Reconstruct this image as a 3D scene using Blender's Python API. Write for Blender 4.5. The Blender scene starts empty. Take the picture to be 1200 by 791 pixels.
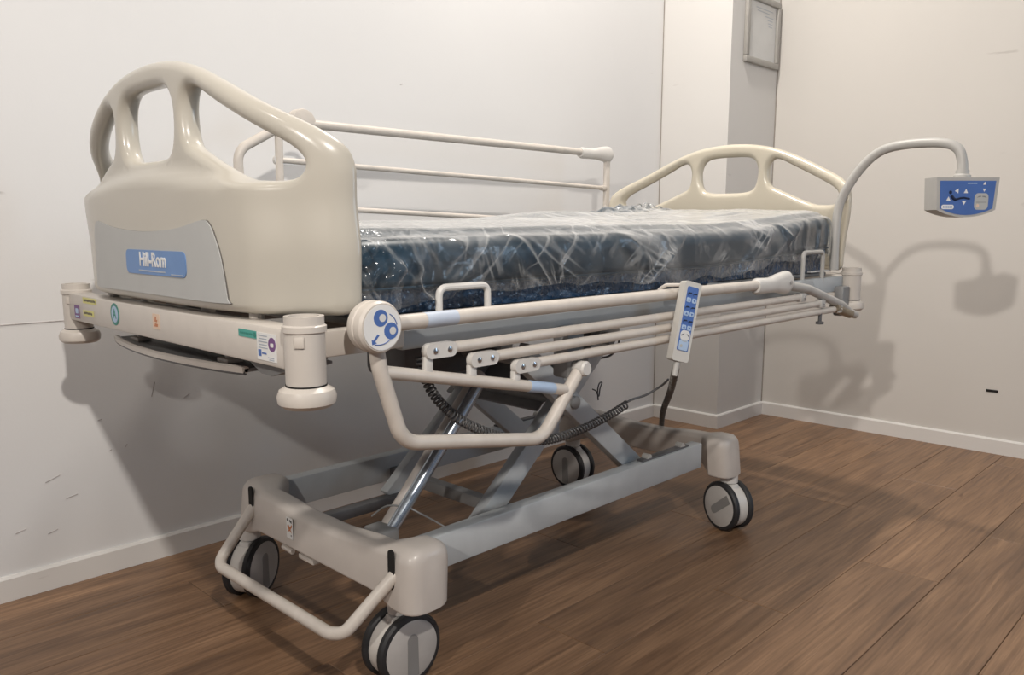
import bpy, bmesh, math, random
from mathutils import Vector, Matrix, noise
random.seed(7)
R = math.radians
col = bpy.context.scene.collection
sc = bpy.context.scene

# ------------------------------------------------------------------ camera
cam = bpy.data.cameras.new('camera'); camo = bpy.data.objects.new('camera', cam); col.objects.link(camo)
cam.sensor_fit = 'HORIZONTAL'; cam.sensor_width = 36.0; cam.lens = 948.2/1200*36; cam.shift_y = 0.01625
cam.clip_start = .02
rot = Matrix(((0.6997023, 0.1109103, -0.7057730), (-0.7144345, 0.1086232, -0.6912195), (0.0000000, 0.9878765, 0.1552420)))
camo.matrix_world = Matrix.Translation((-.608, -1.48, .9)) @ rot.to_4x4()
sc.camera = camo

# ------------------------------------------------------------------ world, lamps, exposure
w = bpy.data.worlds.new('world'); sc.world = w; w.use_nodes = True
bg = w.node_tree.nodes['Background']; bg.inputs[0].default_value = (.80, .86, 1.0, 1); bg.inputs[1].default_value = .16
sc.view_settings.view_transform = 'Standard'; sc.view_settings.look = 'None'
sc.view_settings.exposure = 0.0; sc.view_settings.gamma = 1.0
def lamp(name, loc, target, size, power, color, shape='DISK', size_y=None, spread=180):
    l = bpy.data.lights.new(name, 'AREA'); l.shape = shape; l.size = size
    if size_y: l.size_y = size_y
    l.energy = power; l.color = color; l.spread = R(spread)
    o = bpy.data.objects.new(name, l); col.objects.link(o); o.location = loc
    d = Vector(target)-Vector(loc); o.rotation_euler = d.to_track_quat('-Z', 'Y').to_euler()
    return o
WARM = (1.0, .935, .86)
lamp('ceiling_lamp_over_bed', (1.56, .06, 3.2), (1.56, .06, 0), .18, 46, WARM)
lamp('ceiling_lamp_in_aisle', (-.9, -2.7, 2.95), (.0, .6, 1.4), .13, 31, WARM, spread=110)
lamp('ceiling_lamp_at_foot', (-1.0, -.35, 2.6), (-.9, -.3, 0), .18, 4, WARM)
lamp('ceiling_lamp_far_back', (-2.7, -1.6, 2.38), (2.9, -.9, .9), .11, 17, WARM, spread=85)
lamp('window_daylight', (2.94, -3.1, 1.45), (0, -1.9, 1.0), 1.5, 30, (.55, .76, 1.0), 'RECTANGLE', 1.3)

# ------------------------------------------------------------------ materials
MATS = {}
def mat(name, rgb, rough=.5, metal=0., coat=0., noise_amt=0., noise_scale=20., bump=0., spec=.5):
    m = bpy.data.materials.new(name); m.use_nodes = True; MATS[name] = m
    nt = m.node_tree; b = nt.nodes['Principled BSDF']
    b.inputs['Base Color'].default_value = (*rgb, 1); b.inputs['Roughness'].default_value = rough
    b.inputs['Metallic'].default_value = metal; b.inputs['Coat Weight'].default_value = coat
    b.inputs['Coat Roughness'].default_value = .12
    b.inputs['Specular IOR Level'].default_value = spec
    if noise_amt or bump:
        tc = nt.nodes.new('ShaderNodeTexCoord'); n = nt.nodes.new('ShaderNodeTexNoise')
        n.inputs['Scale'].default_value = noise_scale; n.inputs['Detail'].default_value = 6
        nt.links.new(tc.outputs['Object'], n.inputs['Vector'])
        if noise_amt:
            r = nt.nodes.new('ShaderNodeValToRGB'); r.color_ramp.elements[0].position = .3; r.color_ramp.elements[1].position = .7
            r.color_ramp.elements[0].color = (*[c*(1-noise_amt) for c in rgb], 1)
            r.color_ramp.elements[1].color = (*[min(1, c*(1+noise_amt)) for c in rgb], 1)
            nt.links.new(n.outputs['Fac'], r.inputs['Fac']); nt.links.new(r.outputs['Color'], b.inputs['Base Color'])
        if bump:
            bp = nt.nodes.new('ShaderNodeBump'); bp.inputs['Strength'].default_value = bump; bp.inputs['Distance'].default_value = .002
            nt.links.new(n.outputs['Fac'], bp.inputs['Height']); nt.links.new(bp.outputs['Normal'], b.inputs['Normal'])
    return m
mat('board', (.50, .468, .405), .28, coat=.35, noise_amt=.02, noise_scale=6)
mat('board_head', (.58, .53, .43), .30, coat=.3, noise_amt=.02, noise_scale=6)
mat('panel_grey', (.46, .465, .455), .42, noise_amt=.02)
mat('seam', (.12, .11, .10), .6, noise_amt=.1)
mat('paint', (.60, .555, .505), .38, coat=.15, noise_amt=.03, noise_scale=30)
mat('paint_worn', (.61, .56, .505), .40, noise_amt=.06, noise_scale=25)
mat('rail_white', (.66, .64, .61), .35, coat=.2, noise_amt=.03)
mat('cover', (.55, .505, .465), .40, coat=.12, noise_amt=.05, noise_scale=12)
mat('metal_grey', (.46, .485, .50), .38, noise_amt=.06, noise_scale=14)
mat('metal_dark', (.10, .10, .105), .45, noise_amt=.2)
mat('metal_mid', (.22, .22, .22), .45, noise_amt=.12)
mat('chrome', (.62, .70, .80), .24, metal=.85, noise_amt=.05)
mat('rubber', (.022, .022, .024), .55, noise_amt=.2, noise_scale=40)
mat('wheel', (.47, .45, .43), .4, noise_amt=.06)
mat('wheel_white', (.66, .63, .59), .4, noise_amt=.05)
mat('wheel_insert', (.24, .235, .23), .45, noise_amt=.06)
mat('hole_shade', (.012, .011, .010), .9, noise_amt=.2)  # near-black colour standing in for the shade inside openings
mat('blue', (.075, .155, .42), .4, noise_amt=.05)
mat('blue_badge', (.13, .26, .53), .35, noise_amt=.03)
mat('blue_pale', (.40, .52, .70), .4, noise_amt=.06)
mat('white', (.78, .78, .77), .4, noise_amt=.03)
mat('print_grey', (.42, .46, .52), .5, noise_amt=.1)
mat('navy', (.012, .02, .055), .45, noise_amt=.1)
mat('green', (.02, .21, .17), .4, noise_amt=.05)
mat('teal', (.06, .34, .29), .4, noise_amt=.05)
mat('yellow', (.66, .62, .22), .45, noise_amt=.05)
mat('ink', (.10, .09, .07), .5, noise_amt=.1)
mat('orange', (.52, .19, .08), .45, noise_amt=.1)
mat('orange_pale', (.72, .55, .42), .45, noise_amt=.05)
mat('purple', (.17, .07, .22), .45, noise_amt=.05)
mat('cord', (.075, .075, .078), .45, noise_amt=.1)
mat('cord_grey', (.17, .155, .14), .5, noise_amt=.1)
mat('plastic_grey', (.45, .44, .42), .4, noise_amt=.03)
mat('handset', (.58, .565, .53), .38, noise_amt=.03)
mat('brass', (.30, .26, .20), .35, metal=.8, noise_amt=.15)
mat('frame_metal', (.36, .345, .32), .4, metal=.0, noise_amt=.06)
mat('paper', (.66, .66, .65), .6, noise_amt=.04, noise_scale=12)
mat('scuff', (.46, .43, .42), .6, noise_amt=.3, noise_scale=60)
mat('caulk', (.30, .27, .24), .7, noise_amt=.2)
mat('strip', (.50, .56, .66), .4, noise_amt=.08)
mat('steel_bolt', (.55, .56, .58), .25, metal=1., noise_amt=.05)

def nodes(m):
    return m.node_tree, m.node_tree.nodes['Principled BSDF']
def wall_mat(name, rgb, scuff=.5):
    m = mat(name, rgb, .55); nt, b = nodes(m); N = nt.nodes.new; L = nt.links.new
    tc = N('ShaderNodeTexCoord')
    n1 = N('ShaderNodeTexNoise'); n1.inputs['Scale'].default_value = 1.6; n1.inputs['Detail'].default_value = 5
    L(tc.outputs['Object'], n1.inputs['Vector'])
    mp = N('ShaderNodeMapping'); mp.inputs['Scale'].default_value = (5, 5, 26); mp.inputs['Rotation'].default_value = (.12, .2, 0)
    L(tc.outputs['Object'], mp.inputs['Vector'])
    n2 = N('ShaderNodeTexNoise'); n2.inputs['Scale'].default_value = 1.0; n2.inputs['Detail'].default_value = 3
    L(mp.outputs['Vector'], n2.inputs['Vector'])
    r2 = N('ShaderNodeValToRGB'); r2.color_ramp.elements[0].position = .735; r2.color_ramp.elements[1].position = .80
    L(n2.outputs['Fac'], r2.inputs['Fac'])
    mix1 = N('ShaderNodeMixRGB'); mix1.inputs[1].default_value = (*[c*.955 for c in rgb], 1); mix1.inputs[2].default_value = (*[min(1, c*1.03) for c in rgb], 1)
    L(n1.outputs['Fac'], mix1.inputs[0])
    mx = N('ShaderNodeMath'); mx.operation = 'MULTIPLY'; mx.inputs[1].default_value = scuff
    L(r2.outputs['Color'], mx.inputs[0])
    mix2 = N('ShaderNodeMixRGB'); mix2.inputs[2].default_value = (.30, .26, .24, 1)
    L(mx.outputs[0], mix2.inputs[0]); L(mix1.outputs[0], mix2.inputs[1]); L(mix2.outputs[0], b.inputs['Base Color'])
    n3 = N('ShaderNodeTexNoise'); n3.inputs['Scale'].default_value = 140
    L(tc.outputs['Object'], n3.inputs['Vector'])
    bp = N('ShaderNodeBump'); bp.inputs['Strength'].default_value = .06; bp.inputs['Distance'].default_value = .002
    L(n3.outputs['Fac'], bp.inputs['Height']); L(bp.outputs['Normal'], b.inputs['Normal'])
    return m
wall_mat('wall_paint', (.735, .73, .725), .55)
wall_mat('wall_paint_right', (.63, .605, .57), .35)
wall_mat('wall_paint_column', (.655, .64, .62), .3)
wall_mat('base_paint', (.72, .70, .675), .4)
wall_mat('ceiling_paint', (.75, .74, .72), .0)

def wood_mat():
    m = mat('oak', (.3, .18, .1), .42); nt, b = nodes(m); N = nt.nodes.new; L = nt.links.new
    tc = N('ShaderNodeTexCoord'); oi = N('ShaderNodeObjectInfo')
    mul = N('ShaderNodeVectorMath'); mul.operation = 'SCALE'; mul.inputs['Scale'].default_value = 31.7
    cmb = N('ShaderNodeCombineXYZ')
    for i in range(3): L(oi.outputs['Random'], cmb.inputs[i])
    L(cmb.outputs[0], mul.inputs[0])
    add = N('ShaderNodeVectorMath'); L(tc.outputs['Object'], add.inputs[0]); L(mul.outputs[0], add.inputs[1])
    def streak(sx, sy, scale, detail, dist):
        mp = N('ShaderNodeMapping'); mp.inputs['Scale'].default_value = (sx, sy, 1); L(add.outputs[0], mp.inputs['Vector'])
        n = N('ShaderNodeTexNoise'); n.inputs['Scale'].default_value = scale; n.inputs['Detail'].default_value = detail
        n.inputs['Distortion'].default_value = dist; L(mp.outputs[0], n.inputs['Vector']); return n
    n1 = streak(1.3, 11, 1.6, 6, .9); n2 = streak(2.4, 60, 2, 6, .6); n3 = streak(2.2, 7, 1.3, 2, 1.5)
    r1 = N('ShaderNodeValToRGB'); e = r1.color_ramp.elements
    e[0].position = .25; e[0].color = (.150, .082, .046, 1); e[1].position = .78; e[1].color = (.335, .200, .113, 1)
    x = e.new(.52); x.color = (.245, .141, .078, 1)
    L(n1.outputs['Fac'], r1.inputs['Fac'])
    r2 = N('ShaderNodeValToRGB'); r2.color_ramp.elements[0].position = .3; r2.color_ramp.elements[0].color = (.58, .55, .52, 1); r2.color_ramp.elements[1].position = .65; r2.color_ramp.elements[1].color = (1.06, 1.06, 1.06, 1)
    L(n2.outputs['Fac'], r2.inputs['Fac'])
    m1 = N('ShaderNodeMixRGB'); m1.blend_type = 'MULTIPLY'; m1.inputs[0].default_value = .9
    L(r1.outputs[0], m1.inputs[1]); L(r2.outputs[0], m1.inputs[2])
    r3 = N('ShaderNodeValToRGB'); r3.color_ramp.elements[0].position = .70; r3.color_ramp.elements[0].color = (1, 1, 1, 1); r3.color_ramp.elements[1].position = .82; r3.color_ramp.elements[1].color = (.35, .28, .24, 1)
    L(n3.outputs['Fac'], r3.inputs['Fac'])
    m2 = N('ShaderNodeMixRGB'); m2.blend_type = 'MULTIPLY'; m2.inputs[0].default_value = .8
    L(m1.outputs[0], m2.inputs[1]); L(r3.outputs[0], m2.inputs[2])
    mr = N('ShaderNodeMapRange'); mr.inputs[3].default_value = .90; mr.inputs[4].default_value = 1.08; L(oi.outputs['Random'], mr.inputs[0])
    m3 = N('ShaderNodeVectorMath'); m3.operation = 'SCALE'; L(m2.outputs[0], m3.inputs[0]); L(mr.outputs[0], m3.inputs['Scale'])
    L(m3.outputs[0], b.inputs['Base Color'])
    rr = N('ShaderNodeMapRange'); rr.inputs[3].default_value = .34; rr.inputs[4].default_value = .50; L(n1.outputs['Fac'], rr.inputs[0]); L(rr.outputs[0], b.inputs['Roughness'])
    bp = N('ShaderNodeBump'); bp.inputs['Strength'].default_value = .12; bp.inputs['Distance'].default_value = .001
    L(n2.outputs['Fac'], bp.inputs['Height']); L(bp.outputs['Normal'], b.inputs['Normal'])
wood_mat()

def vinyl_mat():
    m = mat('vinyl', (.011, .036, .062), .38, noise_amt=.25, noise_scale=5)
    mat('vinyl_low', (.012, .040, .090), .22, coat=.3, noise_amt=.3, noise_scale=20)
    m2 = MATS['vinyl_low']; nt, b = nodes(m2)
    tc = nt.nodes.new('ShaderNodeTexCoord'); n = nt.nodes.new('ShaderNodeTexNoise'); n.inputs['Scale'].default_value = 38; n.inputs['Detail'].default_value = 3
    nt.links.new(tc.outputs['Object'], n.inputs['Vector'])
    bp = nt.nodes.new('ShaderNodeBump'); bp.inputs['Strength'].default_value = .8; bp.inputs['Distance'].default_value = .012
    nt.links.new(n.outputs['Fac'], bp.inputs['Height']); nt.links.new(bp.outputs['Normal'], b.inputs['Normal']); nt.links.new(bp.outputs['Normal'], b.inputs['Coat Normal'])
vinyl_mat()
def film_mat():
    m = bpy.data.materials.new('film'); m.use_nodes = True; MATS['film'] = m
    nt = m.node_tree; nt.nodes.clear(); N = nt.nodes.new; L = nt.links.new
    out = N('ShaderNodeOutputMaterial'); tc = N('ShaderNodeTexCoord')
    mp = N('ShaderNodeMapping'); mp.inputs['Scale'].default_value = (1, 1, 1); L(tc.outputs['Object'], mp.inputs['Vector'])
    n = N('ShaderNodeTexNoise'); n.inputs['Scale'].default_value = 22; n.inputs['Detail'].default_value = 3; n.inputs['Distortion'].default_value = 1.0
    L(mp.outputs[0], n.inputs['Vector'])
    bp = N('ShaderNodeBump'); bp.inputs['Strength'].default_value = .45; bp.inputs['Distance'].default_value = .006; L(n.outputs['Fac'], bp.inputs['Height'])
    lw = N('ShaderNodeLayerWeight'); lw.inputs['Blend'].default_value = .30; L(bp.outputs[0], lw.inputs['Normal'])
    gl = N('ShaderNodeBsdfGlossy'); gl.inputs['Roughness'].default_value = .14; gl.inputs['Color'].default_value = (.95, .96, .97, 1); L(bp.outputs[0], gl.inputs['Normal'])
    df = N('ShaderNodeBsdfDiffuse'); df.inputs['Color'].default_value = (.80, .80, .79, 1); L(bp.outputs[0], df.inputs['Normal'])
    tr = N('ShaderNodeBsdfTransparent'); tr.inputs['Color'].default_value = (.97, .98, .98, 1)
    def crease(rot, scale, width, mscale):
        mp2 = N('ShaderNodeMapping'); mp2.vector_type = 'TEXTURE'; mp2.inputs['Rotation'].default_value = rot; mp2.inputs['Scale'].default_value = scale; L(tc.outputs['Object'], mp2.inputs['Vector'])
        a = N('ShaderNodeTexNoise'); a.inputs['Scale'].default_value = 1.0; a.inputs['Detail'].default_value = 2.0; a.inputs['Distortion'].default_value = .5; L(mp2.outputs[0], a.inputs['Vector'])
        d = N('ShaderNodeMath'); d.operation = 'SUBTRACT'; d.inputs[1].default_value = .5; L(a.outputs['Fac'], d.inputs[0])
        ab = N('ShaderNodeMath'); ab.operation = 'ABSOLUTE'; L(d.outputs[0], ab.inputs[0])
        r = N('ShaderNodeMapRange'); r.inputs[1].default_value = 0; r.inputs[2].default_value = width; r.inputs[3].default_value = 1; r.inputs[4].default_value = 0; L(ab.outputs[0], r.inputs[0])
        k = N('ShaderNodeTexNoise'); k.inputs['Scale'].default_value = mscale; k.inputs['Detail'].default_value = 2; L(tc.outputs['Object'], k.inputs['Vector'])
        kr = N('ShaderNodeMapRange'); kr.inputs[1].default_value = .49; kr.inputs[2].default_value = .66; L(k.outputs['Fac'], kr.inputs[0])
        o = N('ShaderNodeMath'); o.operation = 'MULTIPLY'; L(r.outputs[0], o.inputs[0]); L(kr.outputs[0], o.inputs[1]); return o
    c1 = crease((0, R(26), 0), (.50, .2, .06), .05, 4); c2 = crease((0, R(-40), 0), (.26, .2, .05), .045, 8); c3 = crease((0, R(68), 0), (.11, .2, .03), .05, 7)
    s1 = N('ShaderNodeMath'); L(c1.outputs[0], s1.inputs[0]); L(c2.outputs[0], s1.inputs[1])
    s2 = N('ShaderNodeMath'); L(s1.outputs[0], s2.inputs[0]); L(c3.outputs[0], s2.inputs[1]); s2.use_clamp = True
    n2 = N('ShaderNodeTexNoise'); n2.inputs['Scale'].default_value = 5; n2.inputs['Detail'].default_value = 5; n2.inputs['Distortion'].default_value = 1.5; L(mp.outputs[0], n2.inputs['Vector'])
    mr = N('ShaderNodeMapRange'); mr.inputs[1].default_value = .35; mr.inputs[2].default_value = .75; mr.inputs[3].default_value = .005; mr.inputs[4].default_value = .085; L(n2.outputs['Fac'], mr.inputs[0])
    cs = N('ShaderNodeMath'); cs.operation = 'MULTIPLY_ADD'; cs.inputs[1].default_value = .27; L(s2.outputs[0], cs.inputs[0]); L(mr.outputs[0], cs.inputs[2])
    # white haze painted in towards grazing view, imitating the sheen on the film
    pw = N('ShaderNodeMath'); pw.operation = 'POWER'; pw.inputs[1].default_value = 3.0; L(lw.outputs['Facing'], pw.inputs[0])
    fz2 = N('ShaderNodeMath'); fz2.operation = 'MULTIPLY_ADD'; fz2.inputs[1].default_value = 1.25; fz2.use_clamp = True; L(pw.outputs[0], fz2.inputs[0]); L(cs.outputs[0], fz2.inputs[2])
    m1 = N('ShaderNodeMixShader'); L(fz2.outputs[0], m1.inputs[0]); L(tr.outputs[0], m1.inputs[1]); L(df.outputs[0], m1.inputs[2])
    fr = N('ShaderNodeMath'); fr.operation = 'MULTIPLY_ADD'; fr.inputs[1].default_value = .8; fr.inputs[2].default_value = .0; L(lw.outputs['Fresnel'], fr.inputs[0])
    m2 = N('ShaderNodeMixShader'); L(fr.outputs[0], m2.inputs[0]); L(m1.outputs[0], m2.inputs[1]); L(gl.outputs[0], m2.inputs[2])
    L(m2.outputs[0], out.inputs['Surface'])
film_mat()
def glass_mat():
    m = bpy.data.materials.new('glass'); m.use_nodes = True; MATS['glass'] = m
    nt = m.node_tree; nt.nodes.clear(); N = nt.nodes.new; L = nt.links.new
    out = N('ShaderNodeOutputMaterial'); gl = N('ShaderNodeBsdfGlossy'); gl.inputs['Roughness'].default_value = .05
    tr = N('ShaderNodeBsdfTransparent'); mx = N('ShaderNodeMixShader'); mx.inputs[0].default_value = .06
    L(tr.outputs[0], mx.inputs[1]); L(gl.outputs[0], mx.inputs[2]); L(mx.outputs[0], out.inputs['Surface'])
glass_mat()

# ------------------------------------------------------------------ mesh helpers
class MB:
    """collects shapes into one bmesh; mi is the material slot of what is added next"""
    def __init__(s): s.bm = bmesh.new(); s.mi = 0
    def m(s, i): s.mi = i; return s
    def faces_new(s, vs, fs, M=None):
        bv = [s.bm.verts.new((M @ Vector(v)) if M else Vector(v)) for v in vs]
        for f in fs:
            try: nf = s.bm.faces.new([bv[i] for i in f]); nf.material_index = s.mi; nf.smooth = True
            except ValueError: pass
        return bv
    def box(s, c, d, rz=0, M=None, bev=0, seg=2):
        t = bmesh.new(); bmesh.ops.create_cube(t, size=1.0)
        for v in t.verts: v.co = Vector((v.co.x*d[0], v.co.y*d[1], v.co.z*d[2]))
        if bev: bmesh.ops.bevel(t, geom=list(t.edges), offset=bev, segments=seg, profile=.5, affect='EDGES')
        X = Matrix.Translation(c) @ Matrix.Rotation(rz, 4, 'Z')
        if M: X = M @ X
        t.verts.index_update()
        s.faces_new([v.co for v in t.verts], [[v.index for v in f.verts] for f in t.faces], X); t.free(); return s
    def tube(s, path, r, seg=12, fillet=0, closed=False, caps=True, nf=6, r1=None):
        P = [Vector(p) for p in path]
        if fillet: P = filleted(P, fillet, closed, nf)
        n = len(P); rings = []; prev = None
        for i, p in enumerate(P):
            if closed: d = (P[(i+1) % n]-P[i-1])
            else: d = (P[min(i+1, n-1)]-P[max(i-1, 0)])
            d.normalize()
            if prev is None:
                a = Vector((0, 0, 1)) if abs(d.z) < .9 else Vector((0, 1, 0))
                u = d.cross(a).normalized()
            else: u = (prev-d*prev.dot(d)).normalized()
            prev = u; v = d.cross(u)
            rr = r if r1 is None else r+(r1-r)*i/(n-1)
            rings.append([p+(u*math.cos(2*math.pi*k/seg)+v*math.sin(2*math.pi*k/seg))*rr for k in range(seg)])
        vs = [q for ring in rings for q in ring]; fs = []
        for i in range(n if closed else n-1):
            j = (i+1) % n
            for k in range(seg): fs.append((i*seg+k, i*seg+(k+1) % seg, j*seg+(k+1) % seg, j*seg+k))
        if caps and not closed: fs += [tuple(range(seg-1, -1, -1)), tuple((n-1)*seg+k for k in range(seg))]
        s.faces_new(vs, fs); return s
    def lathe(s, prof, c=(0, 0, 0), axis=(0, 0, 1), seg=28, M=None):
        q = Vector((0, 0, 1)).rotation_difference(Vector(axis)).to_matrix().to_4x4()
        X = Matrix.Translation(c) @ q
        if M: X = M @ X
        vs = []; fs = []; n = len(prof)
        for (r, z) in prof:
            for k in range(seg): a = 2*math.pi*k/seg; vs.append((r*math.cos(a), r*math.sin(a), z))
        for i in range(n-1):
            for k in range(seg): fs.append((i*seg+k, i*seg+(k+1) % seg, (i+1)*seg+(k+1) % seg, (i+1)*seg+k))
        if prof[0][0] > 1e-6: fs.append(tuple(range(seg-1, -1, -1)))
        if prof[-1][0] > 1e-6: fs.append(tuple((n-1)*seg+k for k in range(seg)))
        s.faces_new(vs, fs, X); return s
    def prism(s, pts, depth, M=None):
        """2-D outline (x,y) extruded along z from 0 to depth"""
        n = len(pts); vs = [(x, y, 0) for x, y in pts]+[(x, y, depth) for x, y in pts]
        fs = [tuple(range(n-1, -1, -1)), tuple(range(n, 2*n))]+[(i, (i+1) % n, n+(i+1) % n, n+i) for i in range(n)]
        s.faces_new(vs, fs, M); return s
    def loft(s, rings, caps=True):
        n = len(rings[0]); vs = [p for r in rings for p in r]; fs = []
        for i in range(len(rings)-1):
            for k in range(n): fs.append((i*n+k, i*n+(k+1) % n, (i+1)*n+(k+1) % n, (i+1)*n+k))
        if caps: fs += [tuple(range(n-1, -1, -1)), tuple((len(rings)-1)*n+k for k in range(n))]
        s.faces_new(vs, fs); return s
    def add_mesh(s, me, M):
        me.transform(M); off = len(s.bm.verts); s.bm.from_mesh(me)
        s.bm.faces.ensure_lookup_table()
        return s
def filleted(P, r, closed=False, nf=6):
    out = []; n = len(P)
    for i, p in enumerate(P):
        if not closed and i in (0, n-1): out.append(p); continue
        a = P[i-1]-p; b = P[(i+1) % n]-p
        la, lb = a.length, b.length; a.normalize(); b.normalize()
        ang = a.angle(b)
        if ang > 3.1: out.append(p); continue
        t = min(r/math.tan(ang/2), la*.49, lb*.49)
        p0 = p+a*t; p2 = p+b*t
        for k in range(nf+1):
            u = k/nf; out.append(p0*(1-u)**2+p*2*u*(1-u)+p2*u*u)
    return out
def rrect(w, h, r, n=5, cx=0, cy=0):
    pts = []
    for sx, sy, a0 in ((1, 1, 0), (-1, 1, 90), (-1, -1, 180), (1, -1, 270)):
        for k in range(n+1):
            a = R(a0+90*k/n); pts.append((cx+sx*(w/2-r)+r*math.cos(a), cy+sy*(h/2-r)+r*math.sin(a)))
    return pts
def circ(r, n=20, cx=0, cy=0): return [(cx+r*math.cos(2*math.pi*k/n), cy+r*math.sin(2*math.pi*k/n)) for k in range(n)]
def spline(pts, n=8, closed=True):
    """Catmull-Rom through 2-D or 3-D points"""
    V = [Vector(p) for p in pts]; out = []; m = len(V)
    for i in range(m if closed else m-1):
        if closed: p0, p1, p2, p3 = V[i-1], V[i], V[(i+1) % m], V[(i+2) % m]
        else: p0, p1, p2, p3 = V[max(i-1, 0)], V[i], V[i+1], V[min(i+2, m-1)]
        for k in range(n):
            t = k/n; out.append(.5*((2*p1)+(p2-p0)*t+(2*p0-5*p1+4*p2-p3)*t*t+(3*p1-p0-3*p2+p3)*t**3))
    if not closed: out.append(V[-1])
    return out
ROOTLOC = {}
def thing(name, label, cat, loc=(0, 0, 0), group=None):
    o = bpy.data.objects.new(name, None); col.objects.link(o); o.empty_display_size = .1
    o.location = loc; o['label'] = label; o['category'] = cat
    if group: o['group'] = group
    ROOTLOC[o.name] = Vector(loc)
    return o
def obj(name, mb, mats, parent=None, loc=(0, 0, 0), rz=0, label=None, sharp=35, kind=None, recalc=True):
    if isinstance(mb, bpy.types.Mesh): me = mb
    else:
        if recalc: bmesh.ops.recalc_face_normals(mb.bm, faces=mb.bm.faces)
        me = bpy.data.meshes.new(name); mb.bm.to_mesh(me); mb.bm.free()
        for f in me.polygons: f.use_smooth = True
        if sharp: me.set_sharp_from_angle(angle=R(sharp))
        for k in ([mats] if isinstance(mats, str) else mats): me.materials.append(MATS[k])
    o = bpy.data.objects.new(name, me); col.objects.link(o)
    L = Vector(loc)
    if parent:
        o.parent = parent
        if parent.name in ROOTLOC: L = L-ROOTLOC[parent.name]
    o.location = L; o.rotation_euler = (0, 0, rz)
    if label: o['label'] = label
    if kind: o['kind'] = kind
    return o
def tag(o, label, cat, group=None):
    o['label'] = label; o['category'] = cat
    if group: o['group'] = group
    return o
def text_into(mb, s, size, M, squash=1.0, bold=0.0):
    c = bpy.data.curves.new('lettering', 'FONT'); c.body = s; c.size = size; c.align_x = 'CENTER'; c.align_y = 'CENTER'; c.extrude = .0003; c.offset = bold
    t = bpy.data.objects.new('lettering_source', c); col.objects.link(t)
    bpy.context.view_layer.update()
    me = bpy.data.meshes.new_from_object(t.evaluated_get(bpy.context.evaluated_depsgraph_get()))
    bpy.data.objects.remove(t); bpy.data.curves.remove(c)
    me.transform(M @ Matrix.Diagonal((squash, 1, 1, 1)))
    k = len(mb.bm.faces); mb.bm.from_mesh(me); mb.bm.faces.ensure_lookup_table()
    for f in mb.bm.faces[k:]: f.material_index = mb.mi
    bpy.data.meshes.remove(me)
# frame whose local x = right when looking at the face, y = up, z = out of the face
def face_frame(o, right, up):
    r = Vector(right).normalized(); u = Vector(up); u = (u-r*u.dot(r)).normalized(); n = r.cross(u)
    M = Matrix((r, u, n)).transposed().to_4x4(); M.translation = Vector(o); return M

# ------------------------------------------------------------------ the room
WY = .698; RX = 3.005; CX = 2.587; CY = .356; HT = 3.4
def struct(name, mb, m, parent=None, **k):
    o = obj(name, mb, m, parent, **k)
    if not parent: o['kind'] = 'structure'
    return o
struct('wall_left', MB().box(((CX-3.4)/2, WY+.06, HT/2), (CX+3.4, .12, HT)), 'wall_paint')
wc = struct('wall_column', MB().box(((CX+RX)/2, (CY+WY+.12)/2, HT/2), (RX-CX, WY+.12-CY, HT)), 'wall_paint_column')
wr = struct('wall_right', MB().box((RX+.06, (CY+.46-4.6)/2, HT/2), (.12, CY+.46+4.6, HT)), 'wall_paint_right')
struct('ceiling', MB().box((-.2, -1.95, HT+.05), (6.5, 5.6, .1)), 'ceiling_paint')
def baseb(name, a, b, h=.062, t=.011, nrm=(0, -1)):
    A = Vector(a); B = Vector(b); d = (B-A); L = d.length
    mb = MB(); prof = [(0, 0), (t, 0), (t, h-.006), (t-.004, h), (0, h)]
    n = Vector((nrm[0], nrm[1], 0)); rings = []
    for P in (A, B): rings.append([Vector((P.x, P.y, 0))+n*u+Vector((0, 0, z)) for u, z in prof])
    mb.loft(rings); return struct(name, mb, 'base_paint', sharp=25)
baseb('baseboard_left', (-3.4, WY), (CX, WY))
baseb('baseboard_column_front', (CX, CY-.011), (CX, WY), nrm=(-1, 0))
baseb('baseboard_column_side', (CX, CY), (RX, CY), nrm=(0, -1))
baseb('baseboard_right', (RX, CY), (RX, -4.6), nrm=(-1, 0))
# joint lines: caulked corner seams, a panel seam low on the left wall, a slot in the right wall
struct('trim_1', MB().box((CX-.0015, WY-.0015, HT/2), (.003, .003, HT)), 'caulk')
struct('trim_2', MB().box((RX-.0015, CY-.0015, HT/2), (.005, .005, HT)), 'caulk')
struct('trim_3', MB().box((-1.6, WY-.0006, .672), (3.4, .0016, .0020)), 'scuff')
obj('wall_slot', MB().box((RX-.001, -.63, .252), (.004, .042, .010), bev=.001), 'hole_shade', wr)
for (x, z, l, a) in ((-.02, .28, .045, .35), (.02, .225, .035, .2), (-.03, .145, .03, .3), (-.10, .165, .03, .25), (.16, .33, .012, .9), (.12, .325, .01, .4), (.10, .41, .012, .2), (.24, .47, .05, 1.3), (.33, .44, .02, .5), (1.1, 1.36, .012, .4)):
    M = Matrix.Translation((x, WY-.0004, z)) @ Matrix.Rotation(-a, 4, 'Y')
    obj('scuff', MB().box((0, 0, 0), (l*.8, .0012, .0022), M=M), 'scuff', bpy.data.objects['wall_left'])

w1 = struct('window_1', MB().box((RX-.015, -3.1, 2.13), (.03, 1.62, .06), bev=.004).box((RX-.015, -3.1, .77), (.03, 1.62, .06), bev=.004).box((RX-.015, -2.32, 1.45), (.03, .06, 1.30), bev=.004).box((RX-.015, -3.88, 1.45), (.03, .06, 1.30), bev=.004), 'base_paint')
obj('window_sill', MB().box((RX-.04, -3.1, .73), (.08, 1.70, .03), bev=.005), 'base_paint', w1)
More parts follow.
